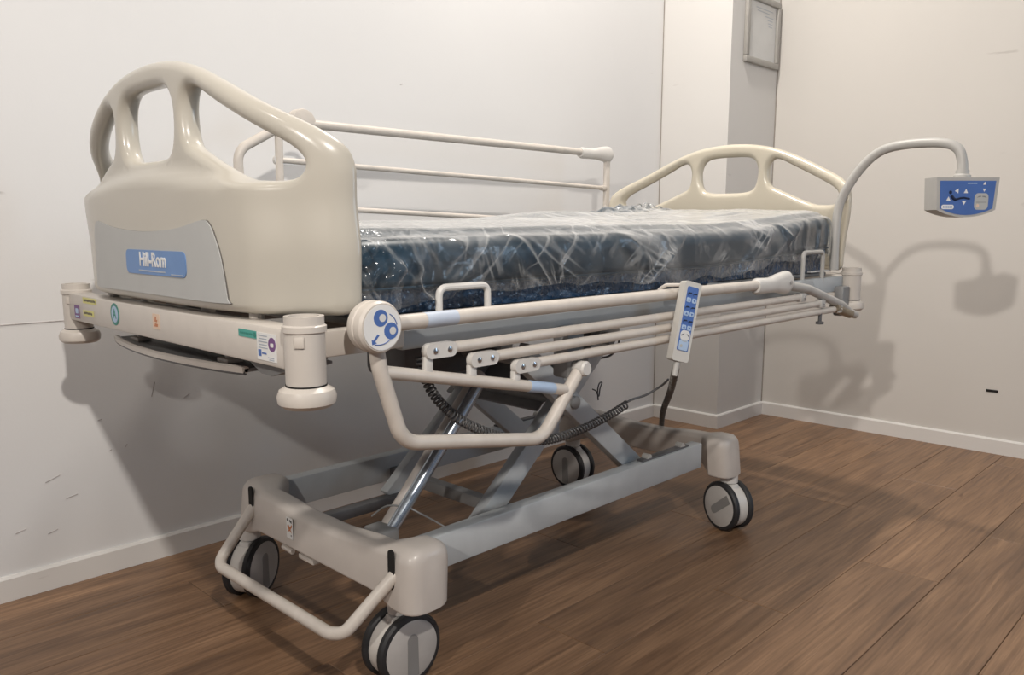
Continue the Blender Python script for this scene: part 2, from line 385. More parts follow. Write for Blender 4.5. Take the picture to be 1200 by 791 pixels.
# floor of separate oak planks
fl = struct('floor', MB().box((-.2, -1.95, -.03), (6.5, 5.6, .04)), 'seam')
PW = .1975; PL = 1.28
pm = MB().box((0, 0, 0), (PL-.0012, PW-.0012, .010), bev=.0012, seg=1)
first = None; row = 0; y = WY-.02
y0 = -.497+PW*6
for row in range(-1, 23):
    yc = y0+PW/2-row*PW
    if yc-PW/2 > WY: continue
    off = (row*.437+.18) % PL
    for k in range(-3, 4):
        xc = -.2+off+k*PL
        if xc-PL/2 > RX+.1 or xc+PL/2 < -3.2: continue
        if first is None:
            first = obj('plank', pm, 'oak', fl, (xc, yc, -.005))
        else: obj('plank', first.data, None, fl, (xc, yc, -.005))

# ------------------------------------------------------------------ hospital bed
BED = thing('hospital_bed', 'beige electric hospital bed on castors with a scissor lift, parked beside the white wall', 'bed', (.95, 0, 0))

# --- head and foot boards: arched outline with three grip openings, bowed in plan
def board_mesh(name, material, parent, xs, sgn, yc, hs, bow, zoff=0., bulge=.019):
    """sgn -1: outer face towards -x"""
    hw = .460
    half = [(0, 1.182), (.09, 1.176), (.17, 1.159), (.25, 1.129), (.33, 1.092), (.40, 1.058), (.434, 1.036), (.453, 1.014), (hw, .985)]
    top = spline([(y, z) for y, z in reversed(half)]+[(-y, z) for y, z in half[1:]], 5, closed=False)
    outer = [Vector((p[0], p[1])) for p in top]
    r = .022
    outer += [Vector((-hw+r-r*math.cos(a), .766+r-r*math.sin(a))) for a in [R(k*15) for k in range(0, 7)]]
    outer += [Vector((hw-r+r*math.sin(a), .766+r-r*math.cos(a))) for a in [R(k*15) for k in range(0, 7)]]
    B = spline([(.0, 1.138), (.075, 1.134), (.104, 1.112), (.110, 1.075), (.100, 1.035), (.070, 1.019), (0, 1.016), (-.070, 1.019), (-.100, 1.035), (-.110, 1.075), (-.104, 1.112), (-.075, 1.134)], 4)
    C0 = [(.148, 1.085), (.158, 1.116), (.185, 1.122), (.25, 1.092), (.33, 1.053), (.392, 1.020), (.412, .993), (.395, .972), (.345, .970), (.30, .978), (.20, 1.018), (.158, 1.040)]
    Cr = spline(C0, 4); Cl = spline([(-a, b) for a, b in reversed(C0)], 4)
    import numpy as np
    from mathutils.geometry import delaunay_2d_cdt
    loops = [[(p[0], p[1]) for p in l] for l in (outer, B, Cr, Cl)]
    dense = []
    for l in loops:      # even spacing along every outline
        d = []
        for p, q in zip(l, l[1:]+l[:1]):
            n = max(1, int(math.hypot(q[0]-p[0], q[1]-p[1])/.008))
            d += [(p[0]+(q[0]-p[0])*k/n, p[1]+(q[1]-p[1])*k/n) for k in range(n)]
        dense.append(d)
    seg0 = np.array([p for l in dense for p in l]); seg1 = np.array([q for l in dense for q in l[1:]+l[:1]])
    def dist(P):
        P = np.asarray(P); out = np.empty(len(P)); D = seg1-seg0; LL = (D*D).sum(1)+1e-12
        for i in range(0, len(P), 400):
            v = P[i:i+400, None, :]-seg0[None]; t = np.clip((v*D).sum(2)/LL, 0, 1)
            out[i:i+400] = np.sqrt(((v-t[..., None]*D)**2).sum(2)).min(1)
        return out
    def inside(P):
        P = np.asarray(P); c = np.zeros(len(P), int)
        for i in range(len(P)):
            x, y = P[i]; m = (seg0[:, 1] > y) != (seg1[:, 1] > y)
            xi = seg0[m, 0]+(y-seg0[m, 1])/(seg1[m, 1]-seg0[m, 1])*(seg1[m, 0]-seg0[m, 0]); c[i] = (xi > x).sum()
        return c % 2 == 1
    RAD, HT_ = .0165, .0195
    cand = []
    for l in dense:
        n = len(l)
        for i in range(n):
            p = l[i]; q = l[(i+1) % n]; o = l[i-1]; tx, ty = q[0]-o[0], q[1]-o[1]; L_ = math.hypot(tx, ty) or 1
            for off in (.0006, .0022, .005, .0085, .0125, .0163):
                for sg in (1, -1): cand.append((p[0]-sg*ty/L_*off, p[1]+sg*tx/L_*off, off))
    cp = np.array([c[:2] for c in cand]); off = np.array([c[2] for c in cand]); dd = dist(cp)
    ok = (dd > off*.93) & inside(cp); ring = cp[ok]
    gx, gz = np.meshgrid(np.arange(-.46, .461, .0115), np.arange(.77, 1.19, .0115)); gp = np.stack([gx.ravel(), gz.ravel()], 1)
    gp = gp[inside(gp) & (dist(gp) > .020)]
    allp = np.concatenate([seg0, ring, gp])
    edges = []; k0 = 0
    for l in dense: edges += [(k0+i, k0+(i+1) % len(l)) for i in range(len(l))]; k0 += len(l)
    vco, _, tri_, _, _, _ = delaunay_2d_cdt([Vector(p) for p in allp.tolist()], edges, [], 0, 1e-5)
    vp = np.array([tuple(v) for v in vco]); dv = dist(vp)
    cen = np.array([vp[list(f)].mean(0) for f in tri_]); keep = inside(cen)
    hz = HT_*np.sqrt(np.clip(1-(1-np.minimum(dv, RAD)/RAD)**2, 0, 1)); rim = dv < 2e-5
    bm = bmesh.new(); top_v = []; bot_v = []
    for (px, pz), h, e in zip(vp, hz, rim):
        v = bm.verts.new((px, pz, 0 if e else h)); top_v.append(v)
        bot_v.append(v if e else bm.verts.new((px, pz, -h)))
    for f, kp in zip(tri_, keep):
        if not kp: continue
        for lst, od in ((top_v, f), (bot_v, f[::-1])):
            try: bm.faces.new([lst[i] for i in od])
            except ValueError: pass
    loose = [v for v in bm.verts if not v.link_faces]; bmesh.ops.delete(bm, geom=loose, context='VERTS')
    sm = lambda a, b, v: (lambda u: u*u*(3-2*u))(max(0., min(1., (v-a)/(b-a))))
    for v in bm.verts:
        y, z, d = v.co
        u = abs(y)/hw
        front = sm(-.01, .017, d)
        led = .968+.010*math.cos(y*9)
        b_ = bulge*(1-sm(led, led+.026, z))*(1-sm(.33, .40, abs(y)))*front
        y *= 1-.022*(1-sm(.77, .98, z))
        x = xs+sgn*(d+b_)-sgn*bow*u**5
        v.co = Vector((x, yc+y+(hs if z > .95 else hs*sm(.85, .95, z)), z+zoff))
    mb = MB(); mb.bm.free(); mb.bm = bm
    return obj(name, mb, material, parent, sharp=60)
fb = board_mesh('footboard', 'board', BED, .009, -1, 0, .014, .100)
hb = board_mesh('headboard', 'board_head', BED, 1.985, 1, 0, -.004, .08)
def bowx(y, base=.009, d=.0195+.019): return base-d+.100*(abs(y)/.46)**5
# grey inset panel on the footboard, bent with it
po = spline([((y*.85-.004), z-.004) for y, z in ((.302, .860), (.300, .893), (.288, .909), (.262, .9155), (.16, .903), (.0, .896), (-.16, .902), (-.262, .9145), (-.288, .908), (-.303, .890), (-.320, .855), (-.333, .795), (-.328, .7865), (-.16, .7865), (.0, .7865), (.16, .7865), (.298, .7865), (.308, .800))], 4)
def bent_plate(name, pts, lift, thick, m, parent, **k):
    """plate following the bow of the footboard"""
    bm = bmesh.new(); vs = [bm.verts.new((p[0], p[1], 0)) for p in pts]; f = bm.faces.new(vs)
    r = bmesh.ops.extrude_face_region(bm, geom=[f])
    for v in r['geom']:
        if isinstance(v, bmesh.types.BMVert): v.co.z = thick
    for kx in range(-24, 25):
        bmesh.ops.bisect_plane(bm, geom=list(bm.verts)+list(bm.edges)+list(bm.faces), plane_co=(kx*.02, 0, 0), plane_no=(1, 0, 0), dist=1e-5)
    for v in bm.verts:
        y, z, d = v.co; v.co = Vector((bowx(y)-lift-d, y, z))
    mb = MB(); mb.bm.free(); mb.bm = bm
    return obj(name, mb, m, parent, **k)
c_ = Vector((-.012, .845))
bent_plate('panel_seam', [c_+(Vector((p[0], p[1]))-c_)*1.006 for p in po], -.003, .0035, 'seam', fb)
pn = bent_plate('name_panel', po, -.001, .0032, 'panel_grey', fb, label='grey inset panel')
bw, bh = .250, .043
bent_plate('badge', rrect(bw, bh, .012, cx=-.045, cy=.8385), .0022, .0012, 'blue_badge', fb, label='blue name badge')
mb = MB()
text_into(mb, 'Hill-Rom', .034, face_frame((bowx(0)-.0038, -.039, .8425), (0, -1, 0), (0, 0, 1)), .92, .0009)
obj('lettering', mb, 'white', fb, sharp=0)
mb = MB()
for i in range(22): mb.box((bowx(0)-.0036, .021-.0052*i, .8235), (.0008, .0036, .0026))
for i in range(9): mb.box((bowx(0)-.0036, -.115-.0052*i, .8205), (.0008, .0034, .0018))
obj('small_print', mb, 'print_grey', fb, kind='stuff')

# --- end beams with stickers, corner posts
LB = 1.925
def beam(x, nrm):
    return obj('end_beam', MB().box((x, 0, .7275), (.045, .92, .060), bev=.006), 'paint', BED)
bf = beam(0.0, -1); bh_ = beam(LB, 1)
FX = -.0226
def fr(y, z): return face_frame((FX, y, z), (0, -1, 0), (0, 0, 1))
def sticker(build, mats, label=None):
    mb = MB(); build(mb); return obj('sticker', mb, mats, bf, label=label)
def st_circle(mb):
    mb.m(0).prism(circ(.022), .0006, fr(.186, .7305)); mb.m(1).prism(circ(.0165), .0009, fr(.186, .7305))
    mb.m(0); text_into(mb, 'A', .027, fr(.186, .7305) @ Matrix.Translation((0, 0, .001)), .9, .0003)
sticker(st_circle, ['green', 'blue_pale'], 'round green sticker')
def st_orange(mb):
    M = fr(-.012, .732); mb.m(0).prism(rrect(.030, .028, .002), .0006, M)
    mb.m(1).prism([(-.008, -.009), (.006, -.009), (.008, -.004), (-.004, -.003)], .0009, M)
    mb.prism([(-.006, .000), (.004, -.001), (.007, .004), (.001, .003), (.002, .009), (-.003, .009)], .0009, M)
sticker(st_orange, ['orange_pale', 'orange'], 'pale orange sticker')
def st_yel(y, z, w):
    def b(mb):
        M = fr(y, z); mb.m(0).prism(rrect(w, .0125, .001), .0006, M); mb.m(1)
        for i in range(int(w/.007)-1): mb.box((-w/2+.009+.007*i, .0003*(i % 3), .0007), (.005, .0045, .0005), M=M)
    return b
sticker(st_yel(.325, .7475, .078), ['yellow', 'ink'], 'yellow sticker')
sticker(st_yel(.335, .7205, .062), ['yellow', 'ink'], 'yellow sticker')
def st_pur(mb):
    M = fr(.405, .7195); mb.m(0).prism(rrect(.030, .028, .002), .0006, M); mb.m(1).prism(rrect(.016, .011, .003, cy=.002), .0009, M); mb.box((0, -.0095, .0007), (.02, .003, .0006), M=M)
sticker(st_pur, ['purple', 'blue_pale'], 'purple sticker')
def st_teal(mb):
    M = fr(-.349, .7415); mb.m(0).prism(rrect(.056, .0115, .0008), .0006, M); mb.m(1)
    for i in range(7): mb.box((-.02+.0055*i, 0, .0007), (.0042, .003, .0004), M=M)
    mb.prism(circ(.004, 10, .0225, 0), .0009, M)
sticker(st_teal, ['teal', 'green'], 'teal strip sticker')
def st_white(mb):
    M = fr(-.405, .7265); mb.m(0).prism(rrect(.056, .041, .001), .0006, M); mb.m(1)
    for i in range(5): mb.box((-.010, .016-.0045*i, .0007), (.026-.003*(i % 2), .0016, .0004), M=M)
    mb.box((.012, -.015, .0007), (.018, .0014, .0004), M=M); mb.box((.014, -.018, .0007), (.014, .0014, .0004), M=M)
    mb.m(2).prism(circ(.0105, 18, .016, .005), .0009, M); mb.m(0).prism(rrect(.009, .006, .002, cx=.016, cy=.004), .0011, M)
    mb.m(3).prism(rrect(.009, .010, .001, cx=-.020, cy=-.010), .0009, M); mb.box((-.007, -.010, .0007), (.013, .0025, .0004), M=M)
sticker(st_white, ['white', 'print_grey', 'purple', 'blue'], 'white information sticker')
for sx, x in ((0, 0.), (1, LB)):
    for sy in (-1, 1):
        mb = MB().lathe([(.0285, .676), (.029, .68), (.029, .752), (.0315, .754), (.0315, .762), (.0285, .764), (.0285, .776), (.0215, .776), (.0205, .755), (.0, .755)])
        p = obj('corner_post', mb, 'cover' if False else 'paint', BED, (x, sy*.472, 0), sharp=30)
        obj('bumper', MB().lathe([(.010, .676), (.030, .6755), (.039, .670), (.0425, .661), (.041, .651), (.034, .645), (.0, .645)]), 'paint_worn', p, sharp=30)
        obj('socket_ring', MB().lathe([(.0296, .6745), (.0296, .678)]), 'hole_shade', p)
        if sx == 0: obj('post_catch', MB().box((-.022, -.021, .741), (.014, .0014, .016), rz=R(-46), bev=.001), 'paint_worn', p)
        g = MB().box((0, -sy*.030, .7275), (.040, .02, .058), bev=.004); obj('post_bracket', g, 'paint', p)
# shelf for linen under the foot beam and its side plate
SHX = lambda u: .030-.034*math.sin(math.pi*u)**.8
mb = MB(); rings = []
for k in range(13):
    u = k/12; y = .34-.57*u; x = SHX(u); z = .664
    rings.append([Vector((x, y, z-.004)), Vector((.16, y, z-.004)), Vector((.16, y, z+.002)), Vector((x+.010, y, z+.002)), Vector((x, y, z+.002))])
mb.loft(rings)
ls = obj('linen_shelf', mb, 'metal_mid', BED, sharp=30)  # dark tray colour paints in the shade between beam and lip
for y in (.24, -.15): obj('shelf_bolt', MB().tube([(.045, y, .666), (.045, y, .70)], .008, 10).box((.045, y, .671), (.03, .04, .008), bev=.002), 'paint_worn', ls)
obj('shelf_lip', MB().loft([[Vector((SHX(k/14)+dx, .34-.57*k/14, .664+dz)) for dx, dz in ((-.003, -.005), (.006, -.006), (.008, .004), (0, .007), (-.004, .004))] for k in range(15)]), 'paint', ls, sharp=40)
obj('shelf_edge_strip', MB().tube([(SHX(k/14)+.001, .34-.57*k/14, .658) for k in range(15)], .0035, 8), 'metal_dark', ls)
obj('side_plate', MB().prism([(0, 0), (.15, 0), (.15, -.004), (.075, -.026), (.045, -.025), (.012, -.012)], .06, face_frame((.005, -.29, .70), (0, -1, 0), (0, 0, 1)) @ Matrix.Translation((0, 0, -.06))), 'metal_mid', BED)
obj('under_beam_rail', MB().box((.04, 0, .715), (.05, .86, .03), bev=.003), 'metal_dark', BED)
for y in (.30, .13, -.13, -.30): obj('board_peg', MB().tube([(.02, y, .755), (.02, y, .785)], .012, 12), 'paint_worn', BED)

# --- under-mattress frame
for sy in (-1, 1):
    sb = obj('side_beam', MB().box((.93, sy*.452, .728), (1.50, .022, .046), bev=.005), 'metal_grey', BED)
    obj('side_beam_end', MB().box((.10, sy*.452, .730), (.17, .026, .040), bev=.004), 'paint', BED)
    obj('side_beam_end', MB().box((1.79, sy*.445, .727), (.25, .024, .046), bev=.004), 'metal_grey', BED)
PANELS = ((.12, .52, .752), (.53, .88, .752), (.89, 1.16, .752), (1.17, 1.86, .757))
for x0, x1, z in PANELS:
    obj('mattress_platform_panel', MB().box(((x0+x1)/2, 0, z), (x1-x0, .84, .012), bev=.004), 'metal_mid', BED)
mb = MB()
for x in (.30, .85, 1.35, 1.75): mb.box((x, 0, .725), (.04, .88, .035), bev=.003)
for y in (-.22, .22): mb.box((.95, y, .712), (1.72, .04, .04), bev=.003)
obj('frame_tubes', mb, 'metal_mid', BED)
def retainer(x0, x1, y, z1, r=.0062, z0=.735):
    return obj('mattress_retainer', MB().tube([(x0, y, z0), (x0, y, z1), (x1, y, z1), (x1, y, z0)], r, 10, fillet=.016), 'rail_white' if x0 < 1 else 'plastic_grey', BED)
retainer(.268, .380, -.452, .800); retainer(1.625, 1.755, -.452, .828)
retainer(.268, .380, .437, .800); retainer(1.625, 1.755, .437, .828)
obj('frame_corner_plate', MB().box((1.80, -.33, .768), (.14, .20, .004)), 'white', BED)

# --- folding side rails
def side_rail(near):
    s = -1 if near else 1; Y = s*.50
    if near:
        B = Vector((.58, .632)); A = Vector((1.895, .637)); H0 = Vector((.095, .7555)); HE = Vector((1.432, .756)); rot = 0
    else:
        B = Vector((.575, .640)); A = Vector((1.925, .640)); H0 = Vector((.606, 1.176)); HE = Vector((1.950, 1.176)); rot = R(-79)
    def tb(p):      # loop geometry measured folded down, turned about its pivot when raised
        v = Vector((p[0]-.58, p[1]-.632)); c, n = math.cos(rot), math.sin(rot)
        k = 1.0 if near else 1.10
        return Vector((B.x+(v.x*c-v.y*n)*k, B.y+(v.x*n+v.y*c)*k))
    P = lambda q, dy=0: (q[0], Y+s*dy, q[1])
    # top rail: the part itself
    rl = obj('side_rail', MB().tube([P(H0), P((HE.x-.16, HE.y))], .0125, 14), 'paint_worn', BED,
             label='side rail folded down' if near else 'side rail raised')
    sub = lambda n, mb, m, **k: obj(n, mb, m, rl, **k)
    # pivot disc with blue pictogram
    ax = (0, s, 0)
    sub('pivot_disc', MB().lathe([(.030, -.020), (.036, -.018), (.0385, -.012), (.0385, -.003), (.037, -.0015), (.037, .0015), (.0385, .003), (.0385, .014), (.0355, .019), (.0, .019)], (H0.x, Y+s*.008, H0.y), ax), 'paint_worn', sharp=30)
    mb = MB(); M = face_frame((H0.x, Y+s*.0275, H0.y), (1 if near else -1, 0, 0), (0, 0, 1))
    mb.m(0).prism(circ(.0335, 28), .0006, M)
    for (x, y) in ((-.003, .014), (.015, -.006)):
        mb.m(1).prism(circ(.0125, 20, x, y), .0010, M); mb.m(2).prism(circ(.0058, 14, x+.003, y), .0014, M)
    mb.m(1).prism([(-.020, -.016), (-.019, -.024), (-.011, -.022), (-.014, -.0195), (-.006, -.011), (-.009, -.009), (-.017, -.0175)], .0010, M)
    mb.tube([M @ Vector((-.006+.026*math.cos(R(a)), -.004+.021*math.sin(R(a)), .001)) for a in range(-110, -30, 10)], .0007, 5)
    mb.tube([M @ Vector((.000+.026*math.cos(R(a)), -.002+.024*math.sin(R(a)), .001)) for a in range(10, 70, 10)], .0007, 5)
    sub('pictogram', mb, ['white', 'blue', 'paper'], label='round blue pictogram')
    # loop arm
    loop = [H0+(Vector((.006, -.02)) if near else Vector((-.02, -.004)))]+[tb(p) for p in ((.108, .690), (.148, .567), (.470, .512), (.583, .634))]
    sub('loop_arm', MB().tube([P(q) for q in loop], .0125, 14, fillet=.055, nf=8), 'paint_worn')
    c0, c1 = tb((.112, .684)), tb((.535, .596))
    sub('cross_bar', MB().tube([P(c0), P(c1)], .0105, 12), 'paint_worn')
    cc = c0.lerp(c1, .84); dd = (c1-c0).normalized()*.034
    if near: sub('label_strip', MB().tube([P(cc-dd), P(cc+dd)], .0109, 12), 'blue_pale')
    if near: sub('label_strip', MB().tube([P((H0.x+.10, H0.y)), P((H0.x+.165, H0.y))], .0128, 14), 'strip')
    sub('pivot_cap', MB().lathe([(.0, -.03), (.013, -.028), (.015, .014), (.012, .018), (0, .018)], (B.x, Y, B.y), ax), 'rail_white')
    # tubes, their brackets on the cross bar and on the end arm
    e1 = HE-Vector((.025, .005)); e0 = A
    for i, (t, te, fold) in enumerate(((.17, .23, (.205, .7065)), (.42, .49, (.300, .6815)), (.70, .74, (.405, .6575)))):
        a = Vector(fold) if near else c0.lerp(c1, t)
        b = e1.lerp(e0, te)
        if near: b = Vector((b.x, a.y+.004))
        st = a+Vector((.03 if near else .0, 0))
        sub('rail_tube', MB().tube([P(st, .0), P(b, 0)], .0095 if near else .0078, 12), 'paint_worn')
        mb = MB(); M = face_frame(P(a+Vector((.018, 0)), .004), (1 if near else -1, 0, 0), (0, 0, 1))
        mb.m(0).prism(rrect(.064, .024, .011), .013, M @ Matrix.Translation((0, 0, -.006)))
        if near: mb.box((a.x-.004, Y, a.y-.024), (.016, .012, .034), bev=.003)
        mb.m(1)
        for dx in (-.014, .016): mb.lathe([(.0048, 0), (.0048, .0015), (.002, .0025), (0, .0025)], (dx, 0, .007), M=M, seg=14)
        sub('tube_bracket', mb, ['rail_white', 'steel_bolt'])
        mb = MB(); mb.m(0).box(P(b-Vector((.004, 0)), .002), (.030, .022, .024 if near else .020), bev=.005); mb.m(1).lathe([(.004, 0), (.004, .002), (0, .003)], P(b-Vector((.004, 0)), .013), ax, seg=12)
        sub('tube_end_clip', mb, ['plastic_grey' if near else 'paint', 'steel_bolt'])
    # hand grip at the head end and the end arm
    mb = MB(); prof = [(0, .0155), (.010, .021), (.040, .020), (.075, .0195), (.105, .023), (.135, .028), (.160, .031), (.176, .029), (.184, .018)]
    rings = []
    for (d, h) in prof:
        x = HE.x-.175+d; dz = -.003 if d < .1 else .000
        rings.append([Vector((x, Y+.0165*math.cos(2*math.pi*k/16), HE.y+dz+h*math.copysign(abs(math.sin(2*math.pi*k/16))**.8, math.sin(2*math.pi*k/16)))) for k in range(16)])
    mb.m(0).loft(rings); mb.m(1).lathe([(.0055, 0), (.0055, .002), (0, .0025)], (HE.x-.012, Y+s*.0165, HE.y), ax, seg=12)
    sub('release_grip', mb, ['rail_white', 'steel_bolt'])
    if near:
        pth = [P(e1), P((1.56, .731)), P((1.79, .672)), P((1.868, .640)), P((1.90, .634))]
        sub('end_arm', MB().tube(pth, .0125, 12, fillet=.05), 'plastic_grey')
        sub('stop_screw', MB().lathe([(.005, 0), (.005, .03), (.011, .031), (.011, .038), (0, .04)], (1.64, Y-.004, .665), (0, 0, -1), seg=12), 'metal_dark')
        sub('arm_bush', MB().tube([P((1.74, .668)), P((1.86, .640))], .0145, 12), 'brass')
    else:
        sub('end_arm', MB().box((HE.x-.012, Y, (A.y+HE.y)/2), (.026, .016, HE.y-A.y), bev=.004), 'paint')
    sub('rail_mount', MB().box((B.x, Y-s*.03, B.y+.03), (.05, .04, .10), bev=.006), 'metal_mid')
    sub('rail_mount', MB().box((A.x-.03, Y-s*.03, A.y+.04), (.05, .03, .09), bev=.006), 'metal_mid')
    return rl
side_rail(True); side_rail(False)

# --- scissor lift
def bar(name, a, b, w, t, y, m='metal_grey'):
    a = Vector(a); b = Vector(b); d = b-a; L = d.length
    M = Matrix.Translation(((a.x+b.x)/2, y, (a.y+b.y)/2)) @ Matrix.Rotation(-math.atan2(d.y, d.x), 4, 'Y')
    return obj(name, MB().box((0, 0, 0), (L+w*.6, t, w), M=M, bev=.004), m, BED)
for sy in (-1, 1):
    y1 = -.235 if sy < 0 else .15
    bar('scissor_arm', (.592, .235), (1.055, .645), .056, .030, y1-sy*.033)
    bar('scissor_arm', (1.165, .235), (.700, .610), .056, .030, y1)
    obj('scissor_pivot', MB().lathe([(.0, -.05), (.022, -.05), (.022, .022), (.018, .026), (0, .026)], (.955, y1-sy*.03, .575), (0, sy, 0)), 'metal_grey', BED)
    obj('scissor_pivot', MB().lathe([(.0, -.05), (.016, -.05), (.016, .022), (.012, .024), (0, .024)], (.862, y1, .482), (0, sy, 0)), 'metal_mid', BED)
obj('scissor_shaft', MB().tube([(.862, -.24, .482), (.862, .24, .482)], .014, 12), 'metal_mid', BED)
obj('scissor_shaft', MB().tube([(1.02, -.24, .62), (1.02, .24, .62)], .016, 12), 'metal_mid', BED)
obj('scissor_shaft', MB().tube([(.72, -.24, .60), (.72, .24, .60)], .016, 12), 'metal_mid', BED)
obj('lift_plate', MB().box((.90, .02, .50), (.16, .34, .008), M=Matrix.Translation((.9, 0, .5)) @ Matrix.Rotation(R(-40), 4, 'Y') @ Matrix.Translation((-.9, 0, -.5)), bev=.002), 'metal_mid', BED)
obj('motor_housing', MB().box((.66, .06, .60), (.26, .16, .11), bev=.02), 'metal_dark', BED)
obj('motor_housing', MB().box((1.05, .08, .66), (.20, .14, .07), bev=.015), 'metal_dark', BED)
cy = obj('lift_cylinder', MB().tube([(.395, -.095, .205), (.69, -.095, .525)], .0145, 16), 'chrome', BED)
obj('cylinder_sleeve', MB().tube([(.43, -.070, .235), (.72, -.070, .55)], .017, 14), 'cover', cy)
obj('cylinder_foot', MB().box((.405, -.085, .225), (.05, .07, .05), bev=.008), 'metal_mid', cy)
obj('cylinder_wire', MB().tube([(.42, -.03, .255), (.44, -.06, .285), (.47, -.10, .280), (.50, -.15, .255), (.52, -.19, .235)], .0022, 6, fillet=.05), 'metal_mid', cy)
obj('cable_loop', MB().tube(spline([(1.10, -.18, .66), (1.13, -.18, .60), (1.10, -.18, .565), (1.05, -.18, .56)], 6, False), .003, 6), 'cord', BED)
obj('cable_loop', MB().tube(spline([(1.045, -.16, .475), (1.06, -.16, .468), (1.072, -.16, .452), (1.077, -.16, .473), (1.085, -.16, .488), (1.073, -.16, .486), (1.067, -.16, .468), (1.070, -.16, .442)], 6, False), .0019, 6), 'cord', BED)

# --- base frame
for sy in (-1, 1):
    r_ = obj('base_rail', MB().box((.86, sy*.272, .2495), (1.06, .036, .073), bev=.004), 'metal_grey', BED)
    obj('roller_track', MB().box((1.22, sy*.272, .288), (.22, .022, .006), bev=.001), 'metal_dark', r_)
    for x in (1.14, 1.30): obj('roller', MB().lathe([(0, -.01), (.010, -.01), (.010, .01), (0, .01)], (x, sy*.272, .292), (0, 1, 0), seg=14), 'plastic_grey', r_)
obj('base_cross_tube', MB().box((.70, 0, .235), (.03, .52, .03), bev=.003), 'metal_mid', BED)
obj('base_cross_tube', MB().box((.50, .10, .225), (.30, .03, .025), bev=.003), 'metal_dark', BED)
def cover(x0, sgn, yc, hw, dz=0.):
    """moulded end cover: dips in the middle, drops to a leg at each end"""
    sm = lambda a, b, v: (lambda u: u*u*(3-2*u))(max(0., min(1., (v-a)/(b-a))))
    mb = MB(); rings = []
    ys = [-hw, -hw+.003, -hw+.009, -hw+.02, -hw+.04]+[-hw+.06+(2*hw-.12)*k/24 for k in range(25)]+[hw-.04, hw-.02, hw-.009, hw-.003, hw]
    for y in ys:
        a = abs(y); e = sm(hw-.11, hw-.055, a); d = hw-a
        rnd = math.sqrt(max(0, 1-(1-min(d, .028)/.028)**2))
        zt = .284+.010*sm(.05, .2, a)+.012*e-.018*(1-rnd); zb = .202-.018*e; zt += dz; zb += dz
        xf = x0-sgn*0+(sgn*.030*(1-rnd)); xb = x0+sgn*(.055+.050*e)-sgn*.030*(1-rnd)
        r = min(.016+.012*e, abs(xb-xf)*.48); pts = []
        x_in, x_out = min(xf, xb), max(xf, xb)
        for cxs, czs, a0 in ((1, 1, 0), (-1, 1, 90), (-1, -1, 180), (1, -1, 270)):
            rr = r if czs > 0 else .006
            for k in range(6):
                an = R(a0+18*k)
                X = (x_out-rr if cxs > 0 else x_in+rr)+rr*math.cos(an); Z = (zt-rr if czs > 0 else zb+rr)+rr*math.sin(an)
                flare = (Z-zb)/(zt-zb)
                pts.append(Vector((X-sgn*.010*(1-flare), yc+y+math.copysign(.006*(1-flare)*e, y), Z)))
        rings.append(pts)
    mb.loft(rings); return obj('base_cover', mb, 'cover', BED, sharp=40)
cf = cover(.268, 1, -.034, .330); ch = cover(1.548, -1, -.005, .325, -.014)
for sy in (-1, 1):
    yy = -.042+sy*.268
    obj('bar_slot_shade', MB().prism(rrect(.017, .078, .008), .004, face_frame((.2625, yy, .263), (0, -1, 0), (0, 0, 1)) @ Matrix.Translation((0, 0, -.002))), 'hole_shade', cf)  # flat black plate: shade of the bar opening painted on, no recess cut
    obj('cover_rivet', MB().lathe([(.003, 0), (.003, .001), (0, .0018)], (.33, -.042+sy*.325, .205), (0, sy, 0), seg=10), 'rail_white', cf)
M = face_frame((.2605, .052, .248), (0, -1, 0), (0, 0, 1)); mb = MB()
mb.m(0).prism(rrect(.026, .048, .003), .0008, M); mb.m(1).prism([(-.010, -.010), (-.003, -.004), (-.009, .004), (-.004, .008), (.002, .002), (.009, .010), (.011, .006), (.004, -.002), (.008, -.010), (.002, -.006)], .0012, M)
mb.m(2).prism(circ(.0035, 10, -.007, .018), .0012, M).prism([(0, .020), (.009, .019), (.010, .012), (.002, .015)], .0012, M).prism(circ(.002, 8, .006, -.016), .0012, M)
obj('sticker', mb, ['white', 'orange', 'metal_dark'], cf, label='white warning sticker')
kb = obj('kick_bar', MB().tube([(.285, .226, .262), (.262, .226, .245), (.176, .218, .152), (.164, .19, .146), (.164, -.244, .148), (.176, -.276, .154), (.262, -.310, .245), (.285, -.310, .262)], .0125, 14, fillet=.045, nf=7), 'paint_worn', BED, label='cream tubular kick bar')
obj('bar_latch', MB().tube([(.27, .10, .190), (.27, .06, .188)], .006, 8).box((.275, .00, .190), (.02, .06, .012), bev=.003), 'paint_worn', BED)

